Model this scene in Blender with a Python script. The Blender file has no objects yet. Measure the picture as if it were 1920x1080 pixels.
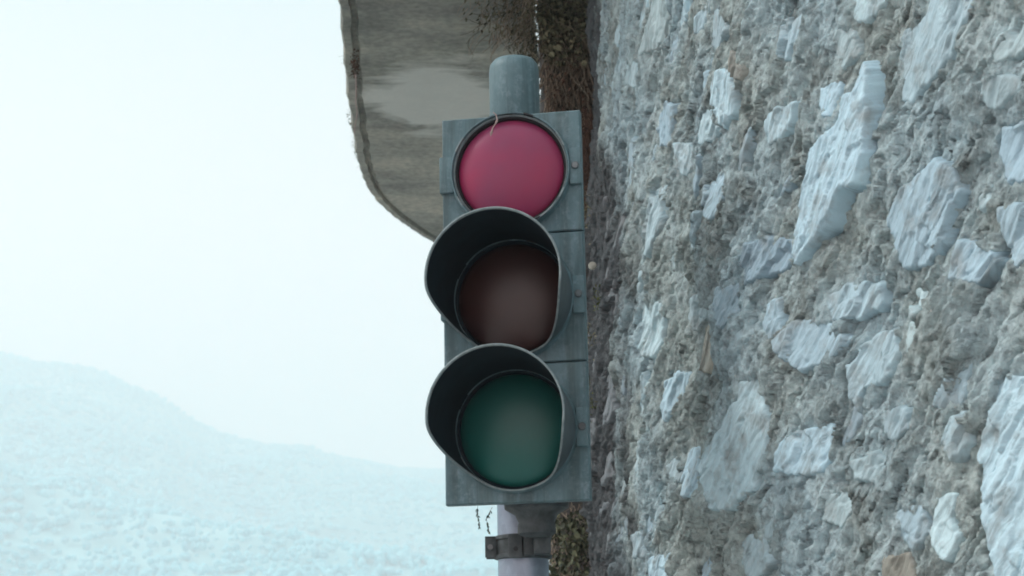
import bpy, bmesh, math, random
import numpy as np
from mathutils import Vector, Matrix

random.seed(7)
RNG = np.random.default_rng(11)
SC = bpy.context.scene
COL = SC.collection
R_ = math.radians

# ------------------------------------------------------------------ camera, sky, sun, exposure
CAM_Z = 1.65
PITCH, ROLL = 0.2311, -0.0182
FPX = 3400.0                      # focal length in pixels of a 1920 px wide picture
cp_, sp_ = math.cos(PITCH), math.sin(PITCH)
cr_, sr_ = math.cos(ROLL), math.sin(ROLL)
R0 = Vector((1, 0, 0)); U0 = Vector((0, -sp_, cp_)); F0 = Vector((0, cp_, sp_))
RIGHT = cr_ * R0 + sr_ * U0
UP = -sr_ * R0 + cr_ * U0
EYE = Vector((0, 0, CAM_Z))
cam_data = bpy.data.cameras.new('camera')
cam_data.sensor_width = 36.0
cam_data.lens = FPX / 1920 * 36
cam_data.clip_start = 0.05
cam_data.clip_end = 5000
cam_data.dof.use_dof = True
cam_data.dof.focus_distance = 3.55
cam_data.dof.aperture_fstop = 11
cam = bpy.data.objects.new('camera', cam_data)
COL.objects.link(cam)
m = Matrix.Identity(4)
for i_, v_ in enumerate((RIGHT, UP, -F0)):
    for j_ in range(3):
        m[j_][i_] = v_[j_]
m.translation = EYE
cam.matrix_world = m
SC.camera = cam

SUN_EL, SUN_AZ = R_(46), R_(-88)      # azimuth measured from +Y towards +X: high on the left, raking the wall
world = bpy.data.worlds.new('World'); SC.world = world; world.use_nodes = True
nt = world.node_tree; nt.nodes.clear()
wo = nt.nodes.new('ShaderNodeOutputWorld'); bg = nt.nodes.new('ShaderNodeBackground')
sky = nt.nodes.new('ShaderNodeTexSky'); sky.sky_type = 'NISHITA'; sky.sun_disc = False
sky.sun_elevation = SUN_EL; sky.sun_rotation = SUN_AZ; sky.dust_density = 4.0; sky.air_density = 1.0
tc = nt.nodes.new('ShaderNodeTexCoord'); sep = nt.nodes.new('ShaderNodeSeparateXYZ')
ramp = nt.nodes.new('ShaderNodeValToRGB')
nt.links.new(tc.outputs['Generated'], sep.inputs[0]); nt.links.new(sep.outputs['Z'], ramp.inputs[0])
ramp.color_ramp.elements[0].position = 0.10; ramp.color_ramp.elements[0].color = (1.52, 0.95, 0.88, 1)
ramp.color_ramp.elements[1].position = 0.45; ramp.color_ramp.elements[1].color = (0.08, 0.43, 0.49, 1)
e_ = ramp.color_ramp.elements.new(1.0); e_.color = (0.70, 0.92, 1.02, 1)
scl = nt.nodes.new('ShaderNodeVectorMath'); scl.operation = 'SCALE'; scl.inputs['Scale'].default_value = 10.0
mixw = nt.nodes.new('ShaderNodeMix'); mixw.data_type = 'RGBA'; mixw.inputs['Factor'].default_value = 0.94
nt.links.new(ramp.outputs[0], scl.inputs[0])
nt.links.new(sky.outputs[0], mixw.inputs['A']); nt.links.new(scl.outputs[0], mixw.inputs['B'])
nt.links.new(mixw.outputs['Result'], bg.inputs['Color'])
bg.inputs['Strength'].default_value = 0.105
nt.links.new(bg.outputs[0], wo.inputs[0])

sun_data = bpy.data.lights.new('sun', 'SUN'); sun_data.energy = 2.6; sun_data.angle = R_(10)
sun_data.color = (1.0, 0.97, 0.93)
sun = bpy.data.objects.new('sun', sun_data); COL.objects.link(sun)
sd_ = Vector((math.sin(SUN_AZ) * math.cos(SUN_EL), math.cos(SUN_AZ) * math.cos(SUN_EL), math.sin(SUN_EL)))
sun.rotation_euler = sd_.to_track_quat('Z', 'Y').to_euler()

SC.view_settings.view_transform = 'Standard'; SC.view_settings.look = 'None'
SC.view_settings.gamma = 1.0; SC.view_settings.use_curve_mapping = False
SC.view_settings.exposure = 0.43
SC.render.engine = 'CYCLES'
SC.cycles.use_denoising = True
SC.cycles.max_bounces = 8; SC.cycles.volume_bounces = 6; SC.cycles.diffuse_bounces = 4
SC.cycles.pixel_filter_type = 'BLACKMAN_HARRIS'; SC.cycles.filter_width = 1.8

# ------------------------------------------------------------------ helpers
def ray(px, py):
    """direction of the sight line through a pixel of the 1920 x 1080 photograph"""
    return (F0 + RIGHT * ((px - 960) / FPX) - UP * ((py - 540) / FPX))

def at_depth(px, py, d):
    return EYE + ray(px, py) * d

def at_z(px, py, z):
    r = ray(px, py)
    return EYE + r * ((z - EYE.z) / r.z)

def at_y(px, py, y):
    r = ray(px, py)
    return EYE + r * ((y - EYE.y) / r.y)

def link(o, parent=None):
    COL.objects.link(o)
    if parent is not None:
        o.parent = parent
    return o

def tag(o, label=None, cat=None, group=None, kind=None):
    if label: o['label'] = label
    if cat: o['category'] = cat
    if group: o['group'] = group
    if kind: o['kind'] = kind
    return o

def empty(name, loc=(0, 0, 0), rot=(0, 0, 0)):
    o = bpy.data.objects.new(name, None); o.location = loc; o.rotation_euler = rot
    o.empty_display_size = 0.1
    COL.objects.link(o)
    return o

def mesh_obj(name, verts, faces, mat, parent=None, smooth=False):
    me = bpy.data.meshes.new(name)
    me.from_pydata([tuple(v) for v in verts], [], [tuple(f) for f in faces])
    me.materials.append(mat)
    if smooth:
        me.shade_smooth()
    me.update()
    return link(bpy.data.objects.new(name, me), parent)

def bm_obj(name, bm, mat, parent=None, smooth=False, autosmooth=None):
    me = bpy.data.meshes.new(name)
    bmesh.ops.recalc_face_normals(bm, faces=bm.faces)
    bm.to_mesh(me); bm.free()
    me.materials.append(mat)
    if smooth:
        me.shade_smooth()
    if autosmooth is not None:
        me.shade_smooth()
        if hasattr(me, 'set_sharp_from_angle'):
            me.set_sharp_from_angle(angle=R_(autosmooth))
    return link(bpy.data.objects.new(name, me), parent)

def grid_obj(name, P, mask, mat, parent=None):
    """P: (n, m, 3) grid of points; mask (n-1, m-1) of cells kept"""
    n, mm = P.shape[:2]
    idx = np.arange(n * mm).reshape(n, mm)
    q = np.stack([idx[:-1, :-1], idx[1:, :-1], idx[1:, 1:], idx[:-1, 1:]], -1)
    q = q[mask] if mask is not None else q.reshape(-1, 4)
    used = np.unique(q)
    remap = np.zeros(n * mm, np.int64); remap[used] = np.arange(len(used))
    q = remap[q]; co = P.reshape(-1, 3)[used]
    me = bpy.data.meshes.new(name)
    me.vertices.add(len(co)); me.vertices.foreach_set('co', co.astype(np.float32).ravel())
    me.loops.add(q.size); me.loops.foreach_set('vertex_index', q.astype(np.int32).ravel())
    me.polygons.add(len(q)); me.polygons.foreach_set('loop_start', np.arange(0, q.size, 4, dtype=np.int32))
    me.update(calc_edges=True); me.validate()
    me.materials.append(mat); me.shade_smooth()
    return link(bpy.data.objects.new(name, me), parent)

# gradient noise
_perm = RNG.permutation(1024); _gr = RNG.uniform(0, 2 * np.pi, 1024)
_gx, _gy = np.cos(_gr), np.sin(_gr)
def gnoise(x, y, seed=0):
    x = np.asarray(x, float) + seed * 37.31; y = np.asarray(y, float) + seed * 11.73
    xi = np.floor(x).astype(np.int64); yi = np.floor(y).astype(np.int64)
    xf = x - xi; yf = y - yi
    u = xf * xf * xf * (xf * (xf * 6 - 15) + 10); v = yf * yf * yf * (yf * (yf * 6 - 15) + 10)
    def g(ix, iy, dx, dy):
        h = _perm[(_perm[ix & 1023] + iy) & 1023]
        return _gx[h] * dx + _gy[h] * dy
    a = g(xi, yi, xf, yf); b = g(xi + 1, yi, xf - 1, yf)
    c = g(xi, yi + 1, xf, yf - 1); d = g(xi + 1, yi + 1, xf - 1, yf - 1)
    return ((a + u * (b - a)) * (1 - v) + (c + u * (d - c)) * v) * 1.4
def fbm(x, y, oct=4, seed=0, gain=0.5):
    t = 0; a = 1.0
    for k in range(oct):
        t = t + a * gnoise(x * 2 ** k, y * 2 ** k, seed + k * 3); a *= gain
    return t
def ridge(x, y, oct=3, seed=0):
    t = 0; a = 1.0
    for k in range(oct):
        t = t + a * (1 - 2 * np.abs(gnoise(x * 2 ** k, y * 2 ** k, seed + k * 5))); a *= 0.5
    return t
def sstep(a, b, x):
    t = np.clip((x - a) / (b - a), 0, 1); return t * t * (3 - 2 * t)

# ------------------------------------------------------------------ materials
def new_mat(name):
    mt = bpy.data.materials.new(name); mt.use_nodes = True
    n = mt.node_tree; b = n.nodes['Principled BSDF']
    return mt, n, b
def tex_noise(n, scale, detail=4, rough=0.55, coord=None, dist=0.0):
    t = n.nodes.new('ShaderNodeTexNoise'); t.inputs['Scale'].default_value = scale
    t.inputs['Detail'].default_value = detail; t.inputs['Roughness'].default_value = rough
    t.inputs['Distortion'].default_value = dist
    if coord is not None: n.links.new(coord, t.inputs['Vector'])
    return t
def objcoord(n, scale=(1, 1, 1), rot=(0, 0, 0)):
    c = n.nodes.new('ShaderNodeTexCoord'); mp = n.nodes.new('ShaderNodeMapping')
    mp.inputs['Scale'].default_value = scale; mp.inputs['Rotation'].default_value = rot
    n.links.new(c.outputs['Object'], mp.inputs['Vector'])
    return mp.outputs[0]
def cramp(n, src, stops):
    r = n.nodes.new('ShaderNodeValToRGB'); el = r.color_ramp.elements
    el[0].position, el[0].color = stops[0][0], (*stops[0][1], 1)
    el[1].position, el[1].color = stops[-1][0], (*stops[-1][1], 1)
    for p, c in stops[1:-1]:
        e = el.new(p); e.color = (*c, 1)
    n.links.new(src, r.inputs[0]); return r
def mixc(n, fac, a, b, mode='MIX'):
    mx = n.nodes.new('ShaderNodeMix'); mx.data_type = 'RGBA'; mx.blend_type = mode
    for s, v in (('Factor', fac), ('A', a), ('B', b)):
        if hasattr(v, 'is_output'): n.links.new(v, mx.inputs[s])
        elif s == 'Factor': mx.inputs[s].default_value = v
        else: mx.inputs[s].default_value = (*v, 1)
    return mx.outputs['Result']
def bump(n, b, h, dist=0.002, strength=0.6, prev=None):
    bp = n.nodes.new('ShaderNodeBump'); bp.inputs['Distance'].default_value = dist
    bp.inputs['Strength'].default_value = strength
    n.links.new(h, bp.inputs['Height'])
    if prev is not None: n.links.new(prev, bp.inputs['Normal'])
    n.links.new(bp.outputs[0], b.inputs['Normal'])
    return bp.outputs[0]

def mat_mortar():
    mt, n, b = new_mat('lime_mortar')
    c = objcoord(n); t1 = tex_noise(n, 9, 5, 0.6, c); t2 = tex_noise(n, 55, 5, 0.65, c); t3 = tex_noise(n, 4.5, 4, 0.6, c)
    c1 = cramp(n, t1.outputs[0], [(0.30, (0.27, 0.305, 0.30)), (0.5, (0.545, 0.625, 0.615)), (0.72, (0.71, 0.775, 0.74))])
    c1b = cramp(n, t1.outputs[0], [(0.30, (0.25, 0.325, 0.36)), (0.5, (0.50, 0.635, 0.69)), (0.72, (0.66, 0.79, 0.82))])
    c3 = cramp(n, t3.outputs[0], [(0.40, (0, 0, 0)), (0.60, (1, 1, 1))])
    col = mixc(n, c3.outputs[0], c1.outputs[0], c1b.outputs[0])
    c2 = cramp(n, t2.outputs[0], [(0.30, (0.42, 0.42, 0.43)), (0.48, (0.98, 0.98, 0.98)), (0.72, (1.35, 1.35, 1.33))])
    col = mixc(n, 0.85, col, c2.outputs[0], 'MULTIPLY')
    t4 = tex_noise(n, 150, 2, 0.5, c)
    c4 = cramp(n, t4.outputs[0], [(0.70, (0, 0, 0)), (0.76, (0.8, 0.8, 0.8))])
    col = mixc(n, c4.outputs[0], col, (0.80, 0.82, 0.80))
    # slab shade painted into the colour where the wall turns away beside the abutment
    at = n.nodes.new('ShaderNodeAttribute'); at.attribute_name = 'painted_shade'
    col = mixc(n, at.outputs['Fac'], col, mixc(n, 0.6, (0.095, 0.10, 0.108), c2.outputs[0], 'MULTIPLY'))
    n.links.new(col, b.inputs['Base Color']); b.inputs['Roughness'].default_value = 0.88
    b.inputs['Specular IOR Level'].default_value = 0.3
    m1 = tex_noise(n, 240, 5, 0.7, c); ca = n.nodes.new('ShaderNodeAttribute'); ca.attribute_name = 'cleavage'; m2 = tex_noise(n, 85, 4, 0.7, ca.outputs['Vector'])
    p = bump(n, b, m2.outputs[0], 0.014, 0.9); bump(n, b, m1.outputs[0], 0.006, 1.0, p)
    return mt

def mat_stone(name, tint):
    mt, n, b = new_mat(name)
    c = objcoord(n); ca = n.nodes.new('ShaderNodeAttribute'); ca.attribute_name = 'cleavage'; cs = ca.outputs['Vector']
    t1 = tex_noise(n, 45, 5, 0.6, cs); t2 = tex_noise(n, 16, 4, 0.6, c)
    oi = n.nodes.new('ShaderNodeObjectInfo')
    base = cramp(n, t1.outputs[0], [(0.30, tuple(0.45 * v for v in tint)), (0.45, tuple(0.92 * v for v in tint)), (0.55, tint), (0.75, tuple(min(1.22 * v, 0.9) for v in tint))])
    v = cramp(n, oi.outputs['Random'], [(0.0, (0.70, 0.75, 0.82)), (0.35, (1.0, 0.98, 0.94)), (0.6, (0.90, 0.96, 1.03)), (1.0, (1.12, 1.12, 1.10))])
    col = mixc(n, 1.0, base.outputs[0], v.outputs[0], 'MULTIPLY')
    d = cramp(n, t2.outputs[0], [(0.50, (0, 0, 0)), (0.70, (0.7, 0.7, 0.7))])
    col = mixc(n, d.outputs[0], col, (0.25, 0.265, 0.26))
    at = n.nodes.new('ShaderNodeAttribute'); at.attribute_name = 'painted_shade'
    col = mixc(n, at.outputs['Fac'], col, (0.13, 0.135, 0.145))  # stones near the corner take the same painted shade
    n.links.new(col, b.inputs['Base Color']); b.inputs['Roughness'].default_value = 0.62
    b.inputs['Specular IOR Level'].default_value = 0.4
    m1 = tex_noise(n, 150, 5, 0.65, cs); m2 = tex_noise(n, 45, 3, 0.6, c)
    p = bump(n, b, m2.outputs[0], 0.0025, 0.6); m3 = tex_noise(n, 38, 3, 0.55, cs); p = bump(n, b, m3.outputs[0], 0.008, 0.8, p); bump(n, b, m1.outputs[0], 0.003, 0.8, p)
    return mt

def mat_simple(name, color, rough=0.6, var=0.25, scale=30, metallic=0.0, bumpd=0.0, spec=0.5):
    mt, n, b = new_mat(name); c = objcoord(n)
    t = tex_noise(n, scale, 5, 0.6, c)
    r = cramp(n, t.outputs[0], [(0.3, tuple(v * (1 - var) for v in color)), (0.7, tuple(v * (1 + var) for v in color))])
    n.links.new(r.outputs[0], b.inputs['Base Color'])
    b.inputs['Roughness'].default_value = rough; b.inputs['Metallic'].default_value = metallic
    b.inputs['Specular IOR Level'].default_value = spec
    if bumpd: bump(n, b, tex_noise(n, scale * 4, 4, 0.6, c).outputs[0], bumpd, 0.6)
    return mt

def mat_concrete():
    mt, n, b = new_mat('board_marked_concrete')
    cs = objcoord(n, (0.6, 1.5, 1)); c = objcoord(n)
    t1 = tex_noise(n, 3.0, 5, 0.56, cs, 0.6); t2 = tex_noise(n, 2.2, 4, 0.6, c); t3 = tex_noise(n, 40, 4, 0.6, c)
    c1 = cramp(n, t1.outputs[0], [(0.28, (0.20, 0.20, 0.195)), (0.45, (0.325, 0.325, 0.31)), (0.62, (0.42, 0.41, 0.38)), (0.78, (0.62, 0.57, 0.50))])
    c2 = cramp(n, t2.outputs[0], [(0.32, (0.62, 0.65, 0.62)), (0.5, (0.95, 0.96, 0.93)), (0.68, (1.28, 1.24, 1.16))])
    col = mixc(n, 1.0, c1.outputs[0], c2.outputs[0], 'MULTIPLY')
    c3 = cramp(n, t3.outputs[0], [(0.35, (0.78, 0.78, 0.78)), (0.7, (1.18, 1.16, 1.12))])
    col = mixc(n, 1.0, col, c3.outputs[0], 'MULTIPLY')
    # pale lime wash-out with a ragged outline in the middle of the underside
    mp = n.nodes.new('ShaderNodeMapping'); mp.inputs['Location'].default_value = PATCH_LOC; mp.inputs['Scale'].default_value = (3.9, 2.9, 0.0)
    tcn = n.nodes.new('ShaderNodeTexCoord'); n.links.new(tcn.outputs['Object'], mp.inputs['Vector'])
    ln = n.nodes.new('ShaderNodeVectorMath'); ln.operation = 'LENGTH'; n.links.new(mp.outputs[0], ln.inputs[0])
    ad = n.nodes.new('ShaderNodeMath'); ad.operation = 'MULTIPLY_ADD'; ad.inputs[1].default_value = -1.6; n.links.new(t1.outputs[0], ad.inputs[0]); n.links.new(ln.outputs['Value'], ad.inputs[2]); ad.inputs[1].default_value = -2.4
    ad2 = n.nodes.new('ShaderNodeMath'); ad2.inputs[1].default_value = 0.35; n.links.new(ad.outputs[0], ad2.inputs[0])
    fp = cramp(n, ad2.outputs[0], [(0.0, (0, 0, 0)), (1.0, (0, 0, 0))]); fp.color_ramp.elements[0].color = (.75, .75, .75, 1); fp.color_ramp.elements[1].position = 0.32
    col = mixc(n, fp.outputs[0], col, (0.74, 0.74, 0.70))
    n.links.new(col, b.inputs['Base Color']); b.inputs['Roughness'].default_value = 0.9
    p = bump(n, b, t1.outputs[0], 0.02, 0.5); bump(n, b, t3.outputs[0], 0.004, 0.6, p)
    return mt

def mat_housing():
    mt, n, b = new_mat('weathered_grey_polycarbonate')
    c = objcoord(n); cs = objcoord(n, (3, 1, 0.5))
    t1 = tex_noise(n, 9, 5, 0.6, c); t2 = tex_noise(n, 90, 5, 0.7, c); t3 = tex_noise(n, 22, 4, 0.6, cs)
    c1 = cramp(n, t1.outputs[0], [(0.3, (0.085, 0.145, 0.166)), (0.7, (0.145, 0.222, 0.245))])
    f2 = cramp(n, t2.outputs[0], [(0.45, (0, 0, 0)), (0.72, (0.55, 0.55, 0.55))])
    f3 = cramp(n, t3.outputs[0], [(0.42, (0, 0, 0)), (0.65, (1, 1, 1))])
    f = mixc(n, 1.0, f2.outputs[0], f3.outputs[0], 'MULTIPLY')
    col = mixc(n, f, c1.outputs[0], (0.33, 0.41, 0.46))
    csv = objcoord(n, (26, 26, 1.6)); t5 = tex_noise(n, 1.6, 4, 0.6, csv)
    c5 = cramp(n, t5.outputs[0], [(0.36, (0.62, 0.60, 0.58)), (0.52, (1.0, 1.0, 1.0)), (0.72, (1.12, 1.12, 1.12))])
    col = mixc(n, 0.8, col, c5.outputs[0], 'MULTIPLY')
    n.links.new(col, b.inputs['Base Color']); b.inputs['Roughness'].default_value = 0.55
    b.inputs['Specular IOR Level'].default_value = 0.4
    bump(n, b, t2.outputs[0], 0.0008, 0.5)
    return mt

def mat_lens(name, col, dust, dustf, rough=0.42, spec=0.45):
    mt, n, b = new_mat(name); c = objcoord(n)
    t = tex_noise(n, 7, 4, 0.55, c); t2 = tex_noise(n, 160, 4, 0.7, c)
    f = cramp(n, t.outputs[0], [(0.3, (dustf * 0.4,) * 3), (0.75, (dustf,) * 3)])
    cc = mixc(n, f.outputs[0], col, dust)
    f2 = cramp(n, t2.outputs[0], [(0.66, (0, 0, 0)), (0.8, (0.25, 0.25, 0.25))])
    cc = mixc(n, f2.outputs[0], cc, dust)
    n.links.new(cc, b.inputs['Base Color']); b.inputs['Roughness'].default_value = rough
    b.inputs['Specular IOR Level'].default_value = spec
    bump(n, b, t2.outputs[0], 0.0004, 0.4)
    return mt

def mat_pole():
    mt, n, b = new_mat('galvanised_steel'); c = objcoord(n)
    v = n.nodes.new('ShaderNodeTexVoronoi'); v.inputs['Scale'].default_value = 60; n.links.new(c, v.inputs['Vector'])
    t = tex_noise(n, 12, 4, 0.6, c)
    c1 = cramp(n, t.outputs[0], [(0.3, (0.24, 0.28, 0.35)), (0.7, (0.34, 0.39, 0.47))])
    c2 = cramp(n, v.outputs['Color'], [(0.0, (0.88, 0.88, 0.88)), (1.0, (1.08, 1.08, 1.08))])
    col = mixc(n, 1.0, c1.outputs[0], c2.outputs[0], 'MULTIPLY')
    n.links.new(col, b.inputs['Base Color']); b.inputs['Metallic'].default_value = 0.7; b.inputs['Roughness'].default_value = 0.42
    return mt

def mat_leaf(name, a, bcol):
    mt, n, b = new_mat(name); g = n.nodes.new('ShaderNodeNewGeometry')
    r = cramp(n, g.outputs['Random Per Island'], [(0.0, a), (1.0, bcol)])
    n.links.new(r.outputs[0], b.inputs['Base Color']); b.inputs['Roughness'].default_value = 0.65
    b.inputs['Specular IOR Level'].default_value = 0.3
    return mt

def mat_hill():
    mt, n, b = new_mat('hazed_forest_slope'); c = objcoord(n)
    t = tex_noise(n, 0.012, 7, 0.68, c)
    r = cramp(n, t.outputs[0], [(0.35, (0.18, 0.44, 0.50)), (0.5, (0.30, 0.58, 0.62)), (0.7, (0.44, 0.72, 0.74))])  # cyan of the distant haze is painted into the slope colour
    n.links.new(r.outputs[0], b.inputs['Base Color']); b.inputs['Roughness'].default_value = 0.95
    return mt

_pc = at_z(830, 195, CAM_Z + 2.2); PATCH_LOC = (-_pc.x * 3.9, -_pc.y * 2.9, 0)
M = dict(
    mortar=mat_mortar(), stone=mat_stone('blue_grey_slate', (0.44, 0.56, 0.61)), pale=mat_stone('pale_slate', (0.56, 0.71, 0.76)),
    tan=mat_stone('tan_stone', (0.38, 0.365, 0.32)), concrete=mat_concrete(), housing=mat_housing(),
    abut=mat_simple('dirty_abutment_concrete', (0.135, 0.125, 0.12), 0.95, 0.45, 12, bumpd=0.01),
    visor_in=mat_simple('matt_black_plastic', (0.012, 0.021, 0.029), 0.8, 0.2, 20, spec=0.2),
    visor_out=mat_simple('dark_grey_visor_plastic', (0.055, 0.075, 0.085), 0.55, 0.25, 25),
    rim=mat_simple('worn_plastic_edge', (0.22, 0.26, 0.27), 0.6, 0.3, 60),
    gasket=mat_simple('black_rubber', (0.012, 0.014, 0.017), 0.6, 0.3, 60),
    red=mat_lens('faded_red_lens', (0.46, 0.004, 0.065), (0.13, 0.055, 0.12), 0.7, 0.36, 0.42),
    amber=mat_lens('dull_amber_lens', (0.055, 0.014, 0.009), (0.034, 0.024, 0.03), 0.6, 0.40, 0.68),
    green=mat_lens('dull_green_lens', (0.005, 0.125, 0.10), (0.03, 0.11, 0.115), 0.5, 0.40, 0.58),
    pole=mat_pole(), clamp=mat_simple('grimy_zinc', (0.075, 0.085, 0.09), 0.6, 0.5, 40, metallic=0.3, bumpd=0.001),
    screw=mat_simple('zinc_screw', (0.17, 0.19, 0.20), 0.4, 0.2, 60, metallic=0.7),
    asphalt=mat_simple('asphalt', (0.32, 0.32, 0.31), 0.9, 0.15, 8), hill=mat_hill(),
    crown=mat_leaf('hazed_tree_crown', (0.14, 0.50, 0.60), (0.34, 0.76, 0.84)),  # blue of distance painted into the crown colours
    root=mat_leaf('dry_roots', (0.06, 0.045, 0.036), (0.55, 0.43, 0.33)),
    rust=mat_leaf('rust_brown_twigs', (0.07, 0.038, 0.028), (0.22, 0.13, 0.095)),
    leafdry=mat_leaf('dull_olive_leaves', (0.05, 0.048, 0.028), (0.32, 0.29, 0.19)),
    leafgreen=mat_leaf('dark_ivy_leaves', (0.014, 0.018, 0.010), (0.15, 0.155, 0.09)),
    moss=mat_leaf('yellow_green_moss', (0.06, 0.075, 0.022), (0.16, 0.17, 0.05)),
    paleleaf=mat_leaf('pale_leaves', (0.24, 0.23, 0.15), (0.34, 0.31, 0.2)),
    strand=mat_simple('pale_dry_stem', (0.42, 0.30, 0.28), 0.7, 0.3, 80),
    shell=mat_simple('pale_shell', (0.42, 0.40, 0.34), 0.5, 0.2, 120),
)

# ------------------------------------------------------------------ the setting: ground, hill, haze
mesh_obj('ground', [(-1700, -700, 0), (1700, -700, 0), (1700, 2300, 0), (-1700, 2300, 0)], [(0, 1, 2, 3)], M['asphalt'])
tag(bpy.data.objects['ground'], kind='structure')

crest_px = [(-900, 560), (-500, 610), (-200, 655), (0, 678), (40, 681), (90, 694), (150, 699), (200, 711), (250, 738), (290, 752), (330, 774), (370, 798),
            (420, 818), (500, 833), (560, 838), (620, 862), (700, 870), (760, 881), (835, 885), (1000, 900), (1400, 960), (2200, 1040), (3000, 1100)]
CR = 1400.0
ca, ch = [], []
for x, y in crest_px:
    r = ray(x, y); ca.append(math.atan2(r.x, r.y)); ch.append(CAM_Z + CR * r.z / math.hypot(r.x, r.y))
azs = np.radians(np.linspace(-40, 40, 360)); rr = np.concatenate([np.linspace(330, CR, 150), np.linspace(CR + 10, 1900, 24)])
AZ, RR = np.meshgrid(azs, rr, indexing='ij')
Hc = np.interp(AZ, ca, ch)
Xh, Yh = RR * np.sin(AZ), RR * np.cos(AZ)
prof = np.where(RR <= CR, sstep(300, CR + 200, RR) / sstep(300, CR + 200, np.array(CR)), 1 - 0.25 * (RR - CR) / 330)
Zh = Hc * prof + (fbm(Xh / 220, Yh / 220, 5, 3) * 24) * sstep(CR, CR - 220, RR) * sstep(330, 500, RR) - 0.3
def hill_z(x, y):
    r = math.hypot(x, y); a = math.atan2(x, y)
    i = np.clip(np.searchsorted(azs, a), 1, len(azs) - 1); j = np.clip(np.searchsorted(rr, r), 1, len(rr) - 1)
    return float(Zh[i, j])
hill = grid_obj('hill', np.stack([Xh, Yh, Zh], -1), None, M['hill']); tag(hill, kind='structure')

# far wood: one mass of lumpy crowns
def wood():
    tb = bmesh.new(); bmesh.ops.create_icosphere(tb, subdivisions=1, radius=1.0)
    bv = np.array([v.co[:] for v in tb.verts]); bf = np.array([[v.index for v in f.verts] for f in tb.faces]); tb.free()
    V, F = [], []; k = 0
    for i in range(28000):
        a = RNG.uniform(math.radians(-20), math.radians(3)); r = math.sqrt(RNG.uniform(520 ** 2, (CR + 4) ** 2))
        x, y = r * math.sin(a), r * math.cos(a)
        if gnoise(x / 120, y / 120, 9) < -0.28 and RNG.uniform() < .25: continue
        s = RNG.uniform(0.8, 1.9) * (1 + .5 * gnoise(x / 60, y / 60, 4))
        if r > CR - 40: s *= 0.6
        v = bv * np.array([s, s, s * RNG.uniform(0.8, 1.3)]) * RNG.uniform(0.75, 1.2, (len(bv), 1))
        V.append(v + np.array([x, y, hill_z(x, y) + s * 0.3])); F.append(bf + k); k += len(bv)
    V = np.concatenate(V); F = np.concatenate(F)
    me = bpy.data.meshes.new('wood'); me.vertices.add(len(V)); me.vertices.foreach_set('co', V.astype(np.float32).ravel())
    me.loops.add(F.size); me.loops.foreach_set('vertex_index', F.astype(np.int32).ravel())
    me.polygons.add(len(F)); me.polygons.foreach_set('loop_start', np.arange(0, F.size, 3, dtype=np.int32))
    me.update(calc_edges=True); me.materials.append(M['crown'])
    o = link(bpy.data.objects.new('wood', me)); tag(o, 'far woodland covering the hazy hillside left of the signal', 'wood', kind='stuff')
wood()

hz = bpy.data.materials.new('pale_air'); hz.use_nodes = True; n = hz.node_tree; n.nodes.clear()
ho = n.nodes.new('ShaderNodeOutputMaterial'); hv = n.nodes.new('ShaderNodeVolumePrincipled')
hv.inputs['Color'].default_value = (1.0, 0.953, 0.942, 1); hv.inputs['Density'].default_value = 0.0017
hv.inputs['Anisotropy'].default_value = 0.3
n.links.new(hv.outputs[0], ho.inputs['Volume'])
b_ = [(-1705, -705, -1.0), (1705, -705, -1.0), (1705, 2305, -1.0), (-1705, 2305, -1.0)]; t_ = [(x, y, 380.0) for x, y, z in b_]
hb = mesh_obj('haze', b_ + t_, [(3, 2, 1, 0), (4, 5, 6, 7), (0, 1, 5, 4), (1, 2, 6, 5), (2, 3, 7, 6), (3, 0, 4, 7)], hz)
tag(hb, kind='stuff')

# ------------------------------------------------------------------ stone retaining wall
LT, RW = 5.0, 5.0
AT = math.atan2(152, FPX * 1.0)            # azimuth at which the sight line grazes the wall
T0 = Vector((LT * math.sin(AT), LT * math.cos(AT)))
NRM = Vector((math.cos(AT), -math.sin(AT)))  # into the wall
C0 = T0 + NRM * RW
PHI0 = math.atan2(-NRM.y, -NRM.x) % (2 * math.pi)
BAT = 0.040                                 # batter, metres per metre, leaning into the hill
ZREF = 2.65
S_STR = 2.95                                # the curve ends here and the wall runs straight on
def wall_frame(s):
    """base point (at ZREF) and outward normal for arc length s"""
    s = np.asarray(s, float); sc = np.minimum(s, S_STR); ph = PHI0 + sc / RW
    nx, ny = np.cos(ph), np.sin(ph)
    x = C0.x + RW * nx; y = C0.y + RW * ny
    tx, ty = -ny, nx
    ex = np.maximum(s - S_STR, 0)
    return x + tx * ex, y + ty * ex, nx, ny
def wall_pt(s, z, d):
    x, y, nx, ny = wall_frame(s)
    off = (z - ZREF) * BAT
    return np.stack([x + nx * d + NRM.x * off, y + ny * d + NRM.y * off, z + 0 * x], -1)
def px_to_wall(px, py):
    r = ray(px, py)
    # |E + t r - C(z)| = R, C(z) = C0 + NRM*BAT*(z-ZREF)
    ax = EYE.x - C0.x - NRM.x * BAT * (EYE.z - ZREF); ay = EYE.y - C0.y - NRM.y * BAT * (EYE.z - ZREF)
    bx = r.x - NRM.x * BAT * r.z; by = r.y - NRM.y * BAT * r.z
    A = bx * bx + by * by; B = 2 * (ax * bx + ay * by); Cq = ax * ax + ay * ay - RW * RW
    D = B * B - 4 * A * Cq
    t = (-B - math.sqrt(max(D, 0))) / (2 * A)
    qx, qy = ax + bx * t, ay + by * t
    ph = math.atan2(qy, qx) % (2 * math.pi)
    return (ph - PHI0) * RW, EYE.z + r.z * t

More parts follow.
